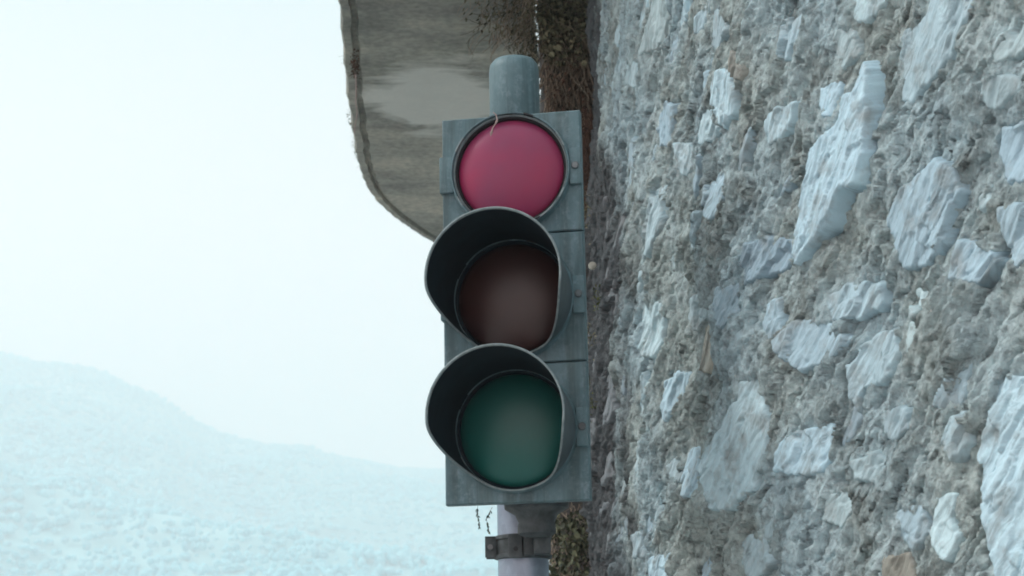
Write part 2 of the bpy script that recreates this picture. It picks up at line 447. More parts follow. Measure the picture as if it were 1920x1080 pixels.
# outlines of the exposed stones: (material, proudness in m, outline)
ST = [
 ('pale', .020, [(1760,-30),(1850,-30),(1835,10),(1815,50),(1795,90),(1768,125),(1735,157),(1702,192),(1684,190),(1686,150),(1683,105),(1692,62),(1738,28)]),
 ('pale', .024, [(1636,118),(1646,128),(1638,180),(1636,240),(1635,290),(1624,345),(1592,358),(1574,392),(1563,425),(1542,450),(1506,493),(1496,490),(1500,440),(1512,390),(1525,330),(1527,286),(1550,268),(1582,224),(1597,180),(1612,176),(1625,145)]),
 ('pale', .016, [(1352,138),(1380,130),(1392,170),(1389,210),(1376,226),(1362,242),(1350,205),(1338,192),(1340,165)]),
 ('pale', .010, [(1342,205),(1350,240),(1339,266),(1303,272),(1304,236),(1324,205)]),
 ('pale', .012, [(1434,214),(1480,200),(1502,194),(1486,242),(1460,263),(1434,272),(1432,236)]),
 ('stone', .010, [(1474,35),(1490,31),(1491,70),(1483,110),(1471,113),(1475,80)]),
 ('pale', .014, [(1495,42),(1527,6),(1522,60),(1511,76),(1492,82)]),
 ('stone', .010, [(1228,-12),(1252,-12),(1249,35),(1231,92),(1209,102),(1217,60)]),
 ('pale', .012, [(1281,-12),(1296,-12),(1287,30),(1264,58),(1267,33)]),
 ('stone', .006, [(1176,114),(1202,119),(1196,162),(1176,168)]),
 ('stone', .010, [(1240,188),(1257,194),(1252,272),(1223,274),(1229,220)]),
 ('stone', .012, [(1212,358),(1242,348),(1242,430),(1226,472),(1206,504),(1204,430)]),
 ('pale', .006, [(1200,556),(1236,568),(1234,640),(1226,667),(1199,664)]),
 ('stone', .012, [(1260,270),(1288,268),(1291,316),(1275,334),(1264,312)]),
 ('pale', .012, [(1285,698),(1276,736),(1256,772),(1241,794),(1239,760),(1244,714),(1264,700)]),
 ('stone', .014, [(1329,350),(1362,318),(1370,370),(1342,412),(1327,402)]),
 ('stone', .012, [(1289,410),(1327,394),(1312,442),(1283,474)]),
 ('stone', .014, [(1400,455),(1430,444),(1477,449),(1476,502),(1442,512),(1400,532),(1394,492)]),
 ('stone', .016, [(1728,328),(1760,300),(1796,318),(1803,358),(1778,402),(1772,452),(1746,492),(1690,502),(1669,442),(1653,410),(1678,370),(1700,343)]),
 ('pale', .012, [(1543,562),(1578,533),(1642,528),(1645,566),(1612,587),(1590,597),(1558,604)]),
 ('stone', .014, [(1500,600),(1556,606),(1587,632),(1572,667),(1542,682),(1508,694),(1478,664),(1463,640)]),
 ('pale', .014, [(1610,650),(1638,619),(1682,618),(1692,660),(1672,703),(1640,722),(1608,732),(1601,772),(1589,742),(1590,690)]),
 ('pale', .012, [(1718,544),(1742,547),(1740,582),(1726,597),(1718,571)]),
 ('pale', .010, [(1714,602),(1727,620),(1721,647),(1707,664),(1700,642)]),
 ('pale', .022, [(1403,714),(1431,710),(1447,740),(1450,800),(1442,850),(1430,922),(1396,937),(1386,958),(1360,952),(1349,912),(1340,882),(1354,840),(1374,800),(1384,770),(1399,750)]),
 ('pale', .014, [(1478,830),(1504,808),(1552,798),(1557,852),(1542,882),(1500,893),(1463,882),(1468,850)]),
 ('pale', .016, [(1279,848),(1301,838),(1314,870),(1320,912),(1301,933),(1282,928),(1277,890)]),
 ('pale', .010, [(1228,1044),(1262,1038),(1273,1095),(1229,1095)]),
 ('pale', .010, [(1182,1004),(1201,993),(1204,1042),(1182,1049)]),
 ('stone', .012, [(1598,866),(1640,848),(1663,870),(1652,898),(1609,903)]),
 ('pale', .020, [(1763,930),(1792,926),(1782,970),(1793,1012),(1776,1048),(1750,1032),(1746,1000),(1757,960)]),
 ('pale', .020, [(1868,712),(1935,696),(1990,760),(1985,1000),(1950,1110),(1880,1105),(1850,1000),(1843,940),(1833,860),(1848,780)]),
 ('stone', .014, [(1853,150),(1925,142),(1935,172),(1882,208),(1848,192)]),
 ('stone', .016, [(1798,450),(1850,458),(1873,490),(1842,533),(1788,522)]),
 ('pale', .012, [(1602,-20),(1668,-20),(1641,26),(1611,47),(1600,30)]),
 ('stone', .008, [(1107,778),(1127,790),(1123,862),(1110,905)]),
 ('tan', .016, [(1388,94),(1412,130),(1408,152),(1384,147),(1384,110)]),
 ('tan', .016, [(1312,612),(1332,604),(1337,650),(1331,702),(1309,697),(1306,650)]),
 ('stone', .012, [(1872,40),(1935,20),(1945,95),(1890,120),(1865,80)]),
 ('stone', .012, [(1880,240),(1940,230),(1940,330),(1890,345),(1868,290)]),
 ('stone', .012, [(1868,390),(1930,380),(1945,470),(1900,500),(1876,450)]),
 ('stone', .012, [(1780,780),(1812,770),(1822,830),(1796,862),(1772,830)]),
 ('stone', .012, [(1660,770),(1706,764),(1716,806),(1680,828),(1652,806)]),
 ('stone', .010, [(1550,930),(1590,915),(1604,960),(1574,990),(1544,972)]),
 ('stone', .012, [(1690,960),(1730,944),(1742,1000),(1706,1030),(1684,1002)]),
 ('tan', .010, [(1660,1045),(1700,1040),(1712,1095),(1655,1095)]),
 ('stone', .010, [(1400,1010),(1440,1000),(1452,1060),(1415,1090),(1396,1050)]),
 ('stone', .010, [(1330,20),(1360,8),(1372,60),(1352,100),(1332,72)]),
 ('stone', .010, [(1290,560),(1312,548),(1318,590),(1300,618),(1286,600)]),
 ('stone', .010, [(1345,540),(1385,530),(1392,590),(1360,620),(1342,590)]),
 ('stone', .010, [(1435,570),(1466,556),(1472,620),(1450,640),(1432,610)]),
 ('pale', .010, [(1140,700),(1152,690),(1156,770),(1144,800)]),
 ('stone', .010, [(1570,60),(1600,52),(1612,100),(1584,130),(1566,100)]),
 ('pale', .012, [(1545,165),(1575,150),(1580,200),(1556,225),(1540,200)]),
]
def poly_sd(s, z, P):
    """signed distance, positive inside"""
    d = np.full(s.shape, 1e9); inside = np.zeros(s.shape, bool)
    n = len(P)
    for i in range(n):
        ax, ay = P[i]; bx, by = P[(i + 1) % n]
        ex, ey = bx - ax, by - ay; L = ex * ex + ey * ey + 1e-12
        t = np.clip(((s - ax) * ex + (z - ay) * ey) / L, 0, 1)
        d = np.minimum(d, np.hypot(s - ax - t * ex, z - ay - t * ey))
        c = ((ay > z) != (by > z)) & (s < (bx - ax) * (z - ay) / (by - ay + 1e-12) + ax)
        inside ^= c
    return np.where(inside, d, -d)

stones = []
for mk, pr, P in ST:
    stones.append((mk, pr, [px_to_wall(*p) for p in P]))
# more, smaller stones, showing just through the mortar
cent = [(np.mean([p[0] for p in P]), np.mean([p[1] for p in P]), max(np.ptp([p[0] for p in P]), np.ptp([p[1] for p in P])) / 2) for _, _, P in stones]
tries = 0; added = 0
while added < 220 and tries < 14000:
    tries += 1
    s = RNG.uniform(0.10, 3.3); z = RNG.uniform(1.6, 4.0)
    a = RNG.uniform(0.020, 0.075); b = a * RNG.uniform(0.3, 0.62)
    if s > 2.2: a *= 1.5; b *= 1.5
    if any(math.hypot(s - c[0], z - c[1]) < (c[2] + a) * 0.82 for c in cent): continue
    ang = R_(RNG.normal(50, 18)); nv = RNG.integers(4, 7); P = []
    for k in range(nv):
        th = 2 * math.pi * (k + RNG.uniform(-.25, .25)) / nv; q = RNG.uniform(0.75, 1.2)
        u, v = a * q * math.cos(th), b * q * math.sin(th)
        P.append((s + u * math.cos(ang) - v * math.sin(ang), z + u * math.sin(ang) + v * math.cos(ang)))
    mk = RNG.choice(['stone', 'stone', 'stone', 'pale', 'tan'], p=[.52, .22, .16, .07, .03])
    stones.append((str(mk), float(RNG.uniform(-0.004, 0.006)), P)); cent.append((s, z, a)); added += 1

CLV = R_(50)                                # cleavage direction on the wall face
cc, cs_ = math.cos(CLV), math.sin(CLV)
def facets(u, v, seed, n_=2):
    """jittered cells, each a tilted flat chip; returns height in about -1 .. 1"""
    ui, vi = np.floor(u).astype(np.int64), np.floor(v).astype(np.int64)
    best = np.full(u.shape, 9e9); out = np.zeros(u.shape)
    for du in (-1, 0, 1):
        for dv in (-1, 0, 1):
            a, b = ui + du, vi + dv
            h = _perm[(_perm[(a + seed * 17) & 1023] + b) & 1023]; h2 = _perm[(h + 311) & 1023]; h3 = _perm[(h2 + 77) & 1023]
            cu, cv = a + h / 1024, b + h2 / 1024
            d = (u - cu) ** 2 + (v - cv) ** 2
            t1, t2 = (h3 / 512 - 1), (_perm[(h3 + 5) & 1023] / 512 - 1)
            val = (_perm[(h3 + 99) & 1023] / 512 - 1) * .5 + (u - cu) * t1 + (v - cv) * t2
            k = d < best; best = np.where(k, d, best); out = np.where(k, val, out)
    return out
def uv(s, z):
    return s * cc + z * cs_, -s * cs_ + z * cc           # along / across the cleavage
def macro_h(s, z):
    u, v = uv(s, z)
    wu = .5 * fbm(s / .11, z / .11, 3, 51); wv = .5 * fbm(s / .11, z / .11, 3, 52)
    return 0.022 * fbm(s / .42, z / .42, 3, 1) + 0.013 * facets(u / .21 + wu, v / .075 + wv, 3)
def mortar_h(s, z):
    u, v = uv(s, z)
    wu = .5 * fbm(s / .07, z / .07, 3, 53); wv = .5 * fbm(s / .07, z / .07, 3, 54)
    h = macro_h(s, z)
    h = h + 0.0115 * fbm(u / .16, v / .045, 5, 2, .58)
    h = h + 0.0100 * facets(u / .105 + wu, v / .028 + wv, 8) * sstep(-.35, .2, gnoise(s / .16, z / .16, 40))
    h = h + 0.0034 * facets(u / .042 + wu * 2, v / .013 + wv * 2, 15) * sstep(-.2, .3, gnoise(s / .10, z / .10, 41))
    h = h + 0.0026 * fbm(s / .013, z / .015, 3, 7, .6)
    pit = gnoise(u / .040, v / .020, 21) + .35 * gnoise(s / .011, z / .011, 22); h = h - 0.018 * sstep(.36, .62, pit)
    for sd, su, sw, w in ((25, .26, .055, .045), (27, .13, .030, .05)):
        cr = np.abs(gnoise(u / su + wu * .4, v / sw + wv * .4, sd)); h = h - 0.024 * (1 - sstep(0, w, cr)) * sstep(0.02, .28, gnoise(s / .17, z / .2, sd + 1))
    return h
def painted_shade_w(s, z):  # weight of the shade painted on the wall end, wider lower down
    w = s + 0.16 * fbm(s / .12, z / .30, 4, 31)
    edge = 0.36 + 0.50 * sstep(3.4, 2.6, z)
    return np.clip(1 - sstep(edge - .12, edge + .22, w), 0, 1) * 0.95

def axis(lo, a, b, hi, step):
    mid = np.arange(a, b, step); l, r = [], []
    x, d = a, step
    while x > lo: d *= 1.25; d = min(d, .12); x -= d; l.append(max(x, lo))
    x, d = mid[-1], step
    while x < hi: d *= 1.25; d = min(d, .12); x += d; r.append(min(x, hi))
    return np.array(l[::-1] + list(mid) + r)
sv = axis(-0.55, -0.15, 3.05, 5.8, 0.0029); zv = axis(-0.05, 1.80, 3.80, 5.3, 0.0029)
Sg, Zg = np.meshgrid(sv, zv, indexing='ij')
Hm = mortar_h(Sg, Zg)
for mk, pr, P in stones:                    # mortar sinks where a stone comes through
    Pa = np.array(P); lo = Pa.min(0) - .02; hi = Pa.max(0) + .02
    i0, i1 = np.searchsorted(sv, [lo[0], hi[0]]); j0, j1 = np.searchsorted(zv, [lo[1], hi[1]])
    if i1 - i0 < 2 or j1 - j0 < 2: continue
    sl = (slice(i0, i1), slice(j0, j1))
    sdv = poly_sd(Sg[sl], Zg[sl], P) + 0.011 * fbm(Sg[sl] / .035, Zg[sl] / .04, 4, 13)
    Hm[sl] = Hm[sl] - (0.030 if pr >= .015 else 0.013) * sstep(-.004, .020, sdv)
wall = empty('stone_wall', (T0.x, T0.y, 0.0))
tag(wall, 'rough rubble stone wall with pale slates set in grey mortar, curving away on the right', 'stone wall')
ORG = np.array([T0.x, T0.y, 0.0])
mo = grid_obj('mortar', wall_pt(Sg, Zg, Hm) - ORG, None, M['mortar'], wall)
def add_painted_shade(o, s, z, mask_used=None):
    at = o.data.attributes.new('painted_shade', 'FLOAT', 'POINT')
    return at
at = mo.data.attributes.new('painted_shade', 'FLOAT', 'POINT'); at.data.foreach_set('value', painted_shade_w(Sg, Zg).astype(np.float32).ravel())
def set_cleavage(o, u, v, w):
    a = o.data.attributes.new('cleavage', 'FLOAT_VECTOR', 'POINT')
    a.data.foreach_set('vector', np.stack([u * .16, v, w], -1).astype(np.float32).ravel())
set_cleavage(mo, *uv(Sg, Zg), Sg * 0)

def smoothed_mortar(s, z):
    return 0.020 * fbm(s / .42, z / .42, 3, 1)
for k, (mk, pr, P) in enumerate(stones):
    Pa = np.array(P); lo = Pa.min(0) - .022; hi = Pa.max(0) + .022
    size = max(hi - lo); st = 0.0028 if k < len(ST) else 0.0045
    ss = np.arange(lo[0], hi[0], st); zz = np.arange(lo[1], hi[1], st)
    S, Z = np.meshgrid(ss, zz, indexing='ij')
    sdv = poly_sd(S, Z, P)
    cen = Pa.mean(0); u = (S - cen[0]) * cc + (Z - cen[1]) * cs_; v = -(S - cen[0]) * cs_ + (Z - cen[1]) * cc
    e = sdv + 0.006 * fbm(u / .07 + k, v / .03, 3, 60 + k)
    rk = np.random.default_rng(k + 5)
    lay = fbm(u / (.30) + k, v / .060 + k * 2, 2, 80 + k % 7) * 2.0
    step = (np.floor(lay) + sstep(.72, 1.0, lay - np.floor(lay)))
    amp = min(0.10, size) / 0.10
    mac = macro_h(S, Z)
    if pr >= .015: base_h = 0.35 * mac + 0.65 * float(np.median(mac[sdv > 0])) if (sdv > 0).any() else mac
    else: base_h = mac * .8
    h = base_h + pr * (0.45 if k != 1 else 0.9)
    h = h + (S - cen[0]) * rk.uniform(-.09, .12) + (Z - cen[1]) * rk.uniform(-.10, .06)
    if k == 1: h = h + (S - cen[0]) * 0.05
    fw = .3 * fbm(S / .08, Z / .08, 2, 55)
    h = h + amp * (0.0038 * step + 0.0042 * facets(u / .12 + k + fw, v / .034 + fw, k % 50) + 0.0012 * facets(u / .05 + k, v / .014 + fw * 2, k % 40) + 0.0006 * fbm(S / .014, Z / .014, 3, 35))
    ck = np.abs(gnoise(u / .20 + k, v / .035 + fw, 61)); h = h - 0.007 * (1 - sstep(0, .05, ck)) * sstep(0, .3, gnoise(u / .1, v / .08 + k, 62))
    h = h - (0.06 if k == 1 else 0.040) * (1 - sstep(-.011, .001, e))
    msk = (e > -0.0135)
    cell = msk[:-1, :-1] & msk[1:, :-1] & msk[1:, 1:] & msk[:-1, 1:]
    if cell.sum() < 4: continue
    o = grid_obj('stone', wall_pt(S, Z, h) - ORG, cell, M[mk], wall)
    vm = np.zeros(S.shape, bool)
    for di in (0, 1):
        for dj in (0, 1): vm[di:S.shape[0] - 1 + di, dj:S.shape[1] - 1 + dj] |= cell
    set_cleavage(o, u[vm] + .15 * fbm(S[vm] / .1, Z[vm] / .1, 2, 5), v[vm] + .006 * fbm(S[vm] / .04, Z[vm] / .04, 2, 6), np.full(int(vm.sum()), k * .7))
    dm = painted_shade_w(np.array([cen[0]]), np.array([cen[1]]))[0]
    a2 = o.data.attributes.new('painted_shade', 'FLOAT', 'POINT'); a2.data.foreach_set('value', np.full(len(o.data.vertices), dm * 0.95, np.float32))

# ------------------------------------------------------------------ concrete abutment behind the signal
YA = 5.55
xl = at_y(1017, 200, YA).x
def bumpy_box(name, x0, x1, y0, y1, z0, z1, mat, amp=0.012, step=0.03):
    """front face and left face as displaced sheets, closed by plain faces"""
    bm = bmesh.new()
    nx, nz = max(2, int((x1 - x0) / step)), max(2, int((z1 - z0) / step)); ny = max(2, int((y1 - y0) / step / 3))
    def sheet(f, na, nb):
        vs = [[bm.verts.new(f(i / na, j / nb)) for j in range(nb + 1)] for i in range(na + 1)]
        for i in range(na):
            for j in range(nb):
                bm.faces.new((vs[i][j], vs[i + 1][j], vs[i + 1][j + 1], vs[i][j + 1]))
    def P(x, y, z):
        a = amp * float(fbm(np.array((x + y) * 9), np.array(z * 9), 4, 70)); return (x + a, y + a, z)
    sheet(lambda a, b: P(x0 + (x1 - x0) * a, y0, z0 + (z1 - z0) * b), nx, nz)
    sheet(lambda a, b: P(x0, y0 + (y1 - y0) * (1 - a), z0 + (z1 - z0) * b), ny, nz)
    sheet(lambda a, b: P(x1, y0 + (y1 - y0) * a, z0 + (z1 - z0) * b), ny, nz)
    sheet(lambda a, b: P(x0 + (x1 - x0) * (1 - a), y1, z0 + (z1 - z0) * b), nx, nz)
    sheet(lambda a, b: P(x0 + (x1 - x0) * a, y0 + (y1 - y0) * b, z1), nx, ny)
    bmesh.ops.remove_doubles(bm, verts=bm.verts, dist=1e-4)
    return bm_obj(name, bm, mat, smooth=True)
ab = bumpy_box('abutment', xl, 1.6, YA, 5.85, -0.05, 4.6, M['abut'])
tag(ab, 'dark dirty concrete abutment between the signal head and the stone wall', 'abutment')

# ------------------------------------------------------------------ overhanging deck slab
ZS = CAM_Z + 2.2
edge_px = [(632, -60), (635, 0), (639, 50), (644, 110), (652, 185), (661, 250), (670, 300), (680, 336), (692, 360), (709, 381), (736, 407), (775, 433), (812, 456), (870, 492), (930, 530), (985, 566)]
outline = [at_z(x, y, ZS) for x, y in edge_px]
outline = [Vector((outline[0].x + 0.02, 3.9, ZS))] + outline
right = [at_z(x, y, ZS) for x, y in [(1016, 560), (1014, 420), (1012, 230), (1005, 135), (995, 95), (997, 0), (995, -60)]]
right = right + [Vector((right[-1].x, 3.9, ZS))]
# subdivide the free edge and roughen it
def subdiv(pl, d):
    out = []
    for a, b in zip(pl, pl[1:]):
        k = max(1, int((b - a).length / d))
        for i in range(k): out.append(a.lerp(b, i / k))
    out.append(pl[-1]); return out
outer = subdiv(outline, 0.03)
for i, p in enumerate(outer):
    nse = float(fbm(np.array(i * .35), np.array(0.5), 4, 44)) * 0.006
    p.x += nse
rights = subdiv(right, 0.03)
for i, p in enumerate(rights): p.x += float(fbm(np.array(i * .5), np.array(9.5), 4, 45)) * 0.012
def inset(pl, d):
    out = []
    for i, p in enumerate(pl):
        a = pl[max(i - 3, 0)]; b = pl[min(i + 3, len(pl) - 1)]
        t = (b - a).normalized(); nrm = Vector((t.y, -t.x, 0))
        if nrm.x < -0.2 and nrm.y > -0.5: nrm = -nrm
        out.append(p + nrm * d)
    return out
def in_sign():
    t = (outer[10] - outer[4]).normalized(); nrm = Vector((t.y, -t.x, 0))
    return 1 if nrm.x > 0 else -1
sgn = in_sign()
bm = bmesh.new()
wob = lambda i, k: float(fbm(np.array(i * .12 + k), np.array(2.5 * k), 3, 46))
profile = [(0.0, 0.26), (0.0, 0.008), (0.006, 0.0), (0.032, 0.0), (0.035, 0.022), (0.050, 0.022), (0.056, 0.003)]
rings = []
for k, (d, dz) in enumerate(profile):
    pl = inset(outer, sgn * d)
    rings.append([bm.verts.new((p.x + (wob(i, k) * 0.0015 if k > 2 else 0), p.y, p.z + dz + (wob(i, k + 9) * 0.0012 if k > 2 else 0))) for i, p in enumerate(pl)])
for a, b in zip(rings, rings[1:]):
    for i in range(len(a) - 1): bm.faces.new((a[i], a[i + 1], b[i + 1], b[i]))
# underside panel spanned between inner ring and the right-hand edge, row by row
inner = [v.co.copy() for v in rings[-1]]
def x_right(y):
    ys = [p.y for p in rights]; xs = [p.x for p in rights]
    o_ = np.argsort(ys); return float(np.interp(y, np.array(ys)[o_], np.array(xs)[o_]))
NC = 40; prev = None
for i, v in enumerate(rings[-1]):
    xr = x_right(v.co.y); row = [v]
    for c in range(1, NC + 1):
        f = c / NC; x = v.co.x + (max(xr, v.co.x + 0.01) - v.co.x) * f; y = v.co.y
        dz = 0.005 * float(fbm(np.array(x * 1.6), np.array(y * 3), 2, 47)) * min(1, f * 8)
        row.append(bm.verts.new((x, y, ZS + 0.003 + dz)))
    if prev:
        for c in range(NC): bm.faces.new((prev[c], row[c], row[c + 1], prev[c + 1]))
    prev = row
# top face
top = [rings[0][i] for i in range(len(rings[0]))]
tr = [bm.verts.new((x_right(v.co.y), v.co.y, ZS + 0.26)) for v in top]
for i in range(len(top) - 1): bm.faces.new((top[i], top[i + 1], tr[i + 1], tr[i]))
slab = bm_obj('deck_slab', bm, M['concrete'], autosmooth=50)
tag(slab, 'stained concrete deck slab overhead with rounded corner and drip groove', 'slab')

bm = bmesh.new()
bmesh.ops.create_cube(bm, size=1.0)
for v in bm.verts:
    v.co = Vector((0.235 + v.co.x * 0.47, 4.96 + v.co.y * 0.40, ZS + 0.130 + v.co.z * 0.24))
bmesh.ops.bevel(bm, geom=list(bm.edges), offset=0.012, segments=2, affect='EDGES')
bm_obj('tie_beam', bm, M['concrete'], slab)      # carries the slab on the wall, just above the picture

# ------------------------------------------------------------------ traffic light
YAW = 0.1838; D0 = 3.41; AZ0 = 0.0008; EL0 = PITCH - 0.006
c_head = EYE + Vector((math.sin(AZ0) * math.cos(EL0), math.cos(AZ0) * math.cos(EL0), math.sin(EL0))) * D0
SPC, ZT, ZB, HW = 0.2495, 0.3632, -0.3830, 0.135
RING, VL, VR = 0.1155, 0.187, 0.1232
POLE_Y = c_head.y + 0.185
pp = at_y(964, 150, POLE_Y)
signal = empty('traffic_light', (pp.x, pp.y, 0.0))
tag(signal, 'grey three-lamp traffic light on a steel pole, top lamp missing its visor', 'traffic light')
HM = Matrix.Translation(c_head - Vector(signal.location)) @ Matrix(((math.cos(YAW), math.sin(YAW), 0, 0), (-math.sin(YAW), math.cos(YAW), 0, 0), (0, 0, 1, 0), (0, 0, 0, 1)))
# head frame: x right, y away from the viewer (front is y = 0, forward is negative), z up
def hp(x, y, z): return HM @ Vector((x, y, z))

def bm_box(bm, x0, x1, y0, y1, z0, z1, bev=0.0):
    r = bmesh.ops.create_cube(bm, size=1.0)
    for v in r['verts']:
        v.co = Vector(((x0 + x1) / 2 + v.co.x * (x1 - x0), (y0 + y1) / 2 + v.co.y * (y1 - y0), (z0 + z1) / 2 + v.co.z * (z1 - z0)))
    if bev:
        es = list({e for v in r['verts'] for e in v.link_edges})
        bmesh.ops.bevel(bm, geom=es, offset=bev, segments=2, affect='EDGES', profile=0.6)
def lathe(bm, prof, cx=0, cz=0, n=96, a0=0, a1=2 * math.pi):
    """profile of (radius, y) turned about the y axis through (cx, cz)"""
    full = abs(a1 - a0 - 2 * math.pi) < 1e-6
    cnt = n if full else n + 1
    rows = []
    for r, y in prof:
        rows.append([bm.verts.new((cx + r * math.sin(a0 + (a1 - a0) * i / n), y, cz + r * math.cos(a0 + (a1 - a0) * i / n))) for i in range(cnt)])
    for a, b in zip(rows, rows[1:]):
        for i in range(n):
            j = (i + 1) % cnt
            bm.faces.new((a[i], a[j], b[j], b[i]))
    return rows
def to_head(bm):
    for v in bm.verts: v.co = HM @ v.co

lens_m = {1: M['red'], 0: M['amber'], -1: M['green']}
names = {1: 'red', 0: 'amber', -1: 'green'}
for q in (1, 0, -1):
    zc = q * SPC
    zt = ZT if q == 1 else zc + SPC / 2; zb = ZB if q == -1 else zc - SPC / 2
    if q != 1: zt -= 0.0012
    if q != -1: zb += 0.0012
    # housing body behind the door
    bm = bmesh.new(); bm_box(bm, -HW + .022, HW - .022, 0.026, 0.115, zb + (.012 if q == -1 else -0.0008), zt - (.012 if q == 1 else -.0008), 0.006); to_head(bm)
    body = bm_obj('lamp_section', bm, M['housing'], signal, autosmooth=35)
    body['label'] = {1: 'top section with bare faded red lens', 0: 'middle section with dull amber lens deep in its visor', -1: 'bottom section with dark green lens in its visor'}[q]
    # door: plate with round opening
    bm = bmesh.new(); N = 96
    def sq(a, rad_x=HW, t=0.0):
        dx, dz = math.sin(a), math.cos(a)
        k = min((HW - t) / abs(dx) if abs(dx) > 1e-9 else 1e9, ((zt - zc - t) if dz > 0 else (zc - zb - t)) / abs(dz) if abs(dz) > 1e-9 else 1e9)
        return dx * k, zc + dz * k
    angs = [2 * math.pi * i / N for i in range(N)]
    corner = [math.atan2(sx * HW, sz) % (2 * math.pi) for sx, sz in ((1, zt - zc), (1, zb - zc), (-1, zb - zc), (-1, zt - zc))]
    angs = sorted(set([round(a, 6) for a in angs] + [round(a, 6) for a in corner]))
    NN = len(angs)
    r_in, r_mid = RING - 0.004, RING + 0.006
    lay = []
    def rowf(f): lay.append([bm.verts.new(f(a)) for a in angs])
    rowf(lambda a: (*[(HW - 0.004) / HW * sq(a)[0]], 0.030, zc + 0.97 * (sq(a)[1] - zc)))
    rowf(lambda a: (sq(a)[0], 0.024, sq(a)[1]))
    rowf(lambda a: (sq(a)[0], 0.0022, sq(a)[1]))
    rowf(lambda a: (sq(a, t=.0022)[0], 0.0, sq(a, t=.0022)[1]))
    def circ(r, y): return lambda a: (max(-HW + .003, min(HW - .003, r * math.sin(a))), y, max(zb + .003, min(zt - .003, zc + r * math.cos(a))))
    rowf(circ(RING + 0.0025, 0.0)); rowf(circ(RING + 0.0005, -0.003)); rowf(circ(RING, -0.016)); rowf(circ(RING - .0012, -0.0185))
    rowf(circ(RING - .003, -0.0185)); rowf(circ(RING - .0045, -0.010)); rowf(circ(RING - .008, -0.006)); rowf(circ(RING - .011, 0.006))
    for a, b in zip(lay, lay[1:]):
        for i in range(NN):
            j = (i + 1) % NN
            try: bm.faces.new((a[i], a[j], b[j], b[i]))
            except ValueError: pass
    to_head(bm)
    door = bm_obj('door', bm, M['housing'], body, autosmooth=28)
    # retaining ring and gasket
    if q == 1:
        bm = bmesh.new(); lathe(bm, [(RING - .0045, -.008), (RING - .0055, -.0135), (RING - .0068, -.0135), (RING - .0078, -.007)], 0, zc); to_head(bm)
        bm_obj('retaining_ring', bm, M['rim'], body, smooth=True)
    bm = bmesh.new(); lathe(bm, [(RING - (.0078 if q == 1 else .004), -.007), (RING - (.009 if q == 1 else .005), -.0095), (RING - (.0105 if q == 1 else .0075), -.008), (RING - (.0126 if q == 1 else .0094), -.003), (RING - .016, .002)], 0, zc); to_head(bm)
    bm_obj('gasket', bm, M['gasket'] if q == 1 else M['visor_in'], body, smooth=True)
    # bayonet clips on the ring
    for k, a in enumerate((20, 62, 118, 141, 155, 205, 240, 300)):
        bm = bmesh.new(); aw = R_(8 if k % 2 else 5)
        lathe(bm, [(RING - .002, -.0192), (RING - .0012, -.0203), (RING - .0040, -.0203), (RING - .0045, -.009)], 0, zc, 6, R_(a) - aw, R_(a) + aw); to_head(bm)
        bm_obj('clip', bm, M['gasket'] if k in (0, 4) else (M['rim'] if q == 1 or 90 < a < 270 else M['visor_in']), body)
    # lens: shallow dome
    bm = bmesh.new(); RL = RING - (.0128 if q == 1 else .0095)
    prof = [(RL * math.sin(t), 0.003 - 0.031 * (math.cos(t) - 0.0)) for t in np.linspace(math.pi / 2, 0.02, 18)]
    rows = lathe(bm, prof, 0, zc); bm.faces.new(rows[-1]); to_head(bm)
    lens = bm_obj('lens', bm, lens_m[q], body, smooth=True); lens['label'] = names[q] + ' lens'
    # hinge and latch tabs, screw
    bm = bmesh.new(); bm_box(bm, 0.114, HW + .0012, -0.012, 0.004, zc - .036, zc + .036, 0.003)
    bmesh.ops.delete(bm, geom=[], context='VERTS'); to_head(bm)
    bm_obj('latch', bm, M['housing'], body, autosmooth=40)
    bm = bmesh.new(); bm_box(bm, -HW - .0042, -0.112, -0.010, 0.020, zc - .036, zc + .036, 0.003); to_head(bm)
    bm_obj('hinge', bm, M['housing'], body, autosmooth=40)
    bm = bmesh.new(); lathe(bm, [(0.0075, -.011), (0.0075, -.0145), (0.006, -.0165)], 0.1255, zc, 20); 
    bmesh.ops.contextual_create(bm, geom=[e for e in bm.edges if e.is_boundary and abs(e.verts[0].co.y + .0165) < 1e-5])
    bm_box(bm, .1255 - .006, .1255 + .006, -.0172, -.0160, zc - .0008, zc + .0008); to_head(bm)
    bm_obj('screw', bm, M['screw'], body, autosmooth=30)
    # cowl visor
    if q != 1:
        bm = bmesh.new(); bi = bmesh.new(); br = bmesh.new(); NV = 144
        def vlen(a):
            d = abs(((math.degrees(a) + 180) % 360) - 180)      # degrees away from the top
            f = 1 - (lambda t: t * t * (3 - 2 * t))(min(1, max(0, (d - 96) / 54)))
            return 0.004 + (VL - 0.004) * f
        def rad(y): return RING - 0.0015 + (VR - RING + 0.0015) * min(1, max(0, y / VL))
        K = 14; ro = []; ri = []
        for k in range(K + 1):
            ao, ai = [], []
            for i in range(NV):
                a = 2 * math.pi * i / NV; L = vlen(a); y = -0.016 - L * k / K; r = rad(-y - .016)
                ao.append(bm.verts.new((r * math.sin(a), y, zc + r * math.cos(a))))
                ai.append(bi.verts.new(((r - .0025) * math.sin(a), y - 0.0, zc + (r - .0025) * math.cos(a))))
            ro.append(ao); ri.append(ai)
        for R_rows, bb in ((ro, bm), (ri, bi)):
            for a_, b2 in zip(R_rows, R_rows[1:]):
                for i in range(NV):
                    j = (i + 1) % NV; bb.faces.new((a_[i], a_[j], b2[j], b2[i]))
        # rolled edge
        e_rows = []
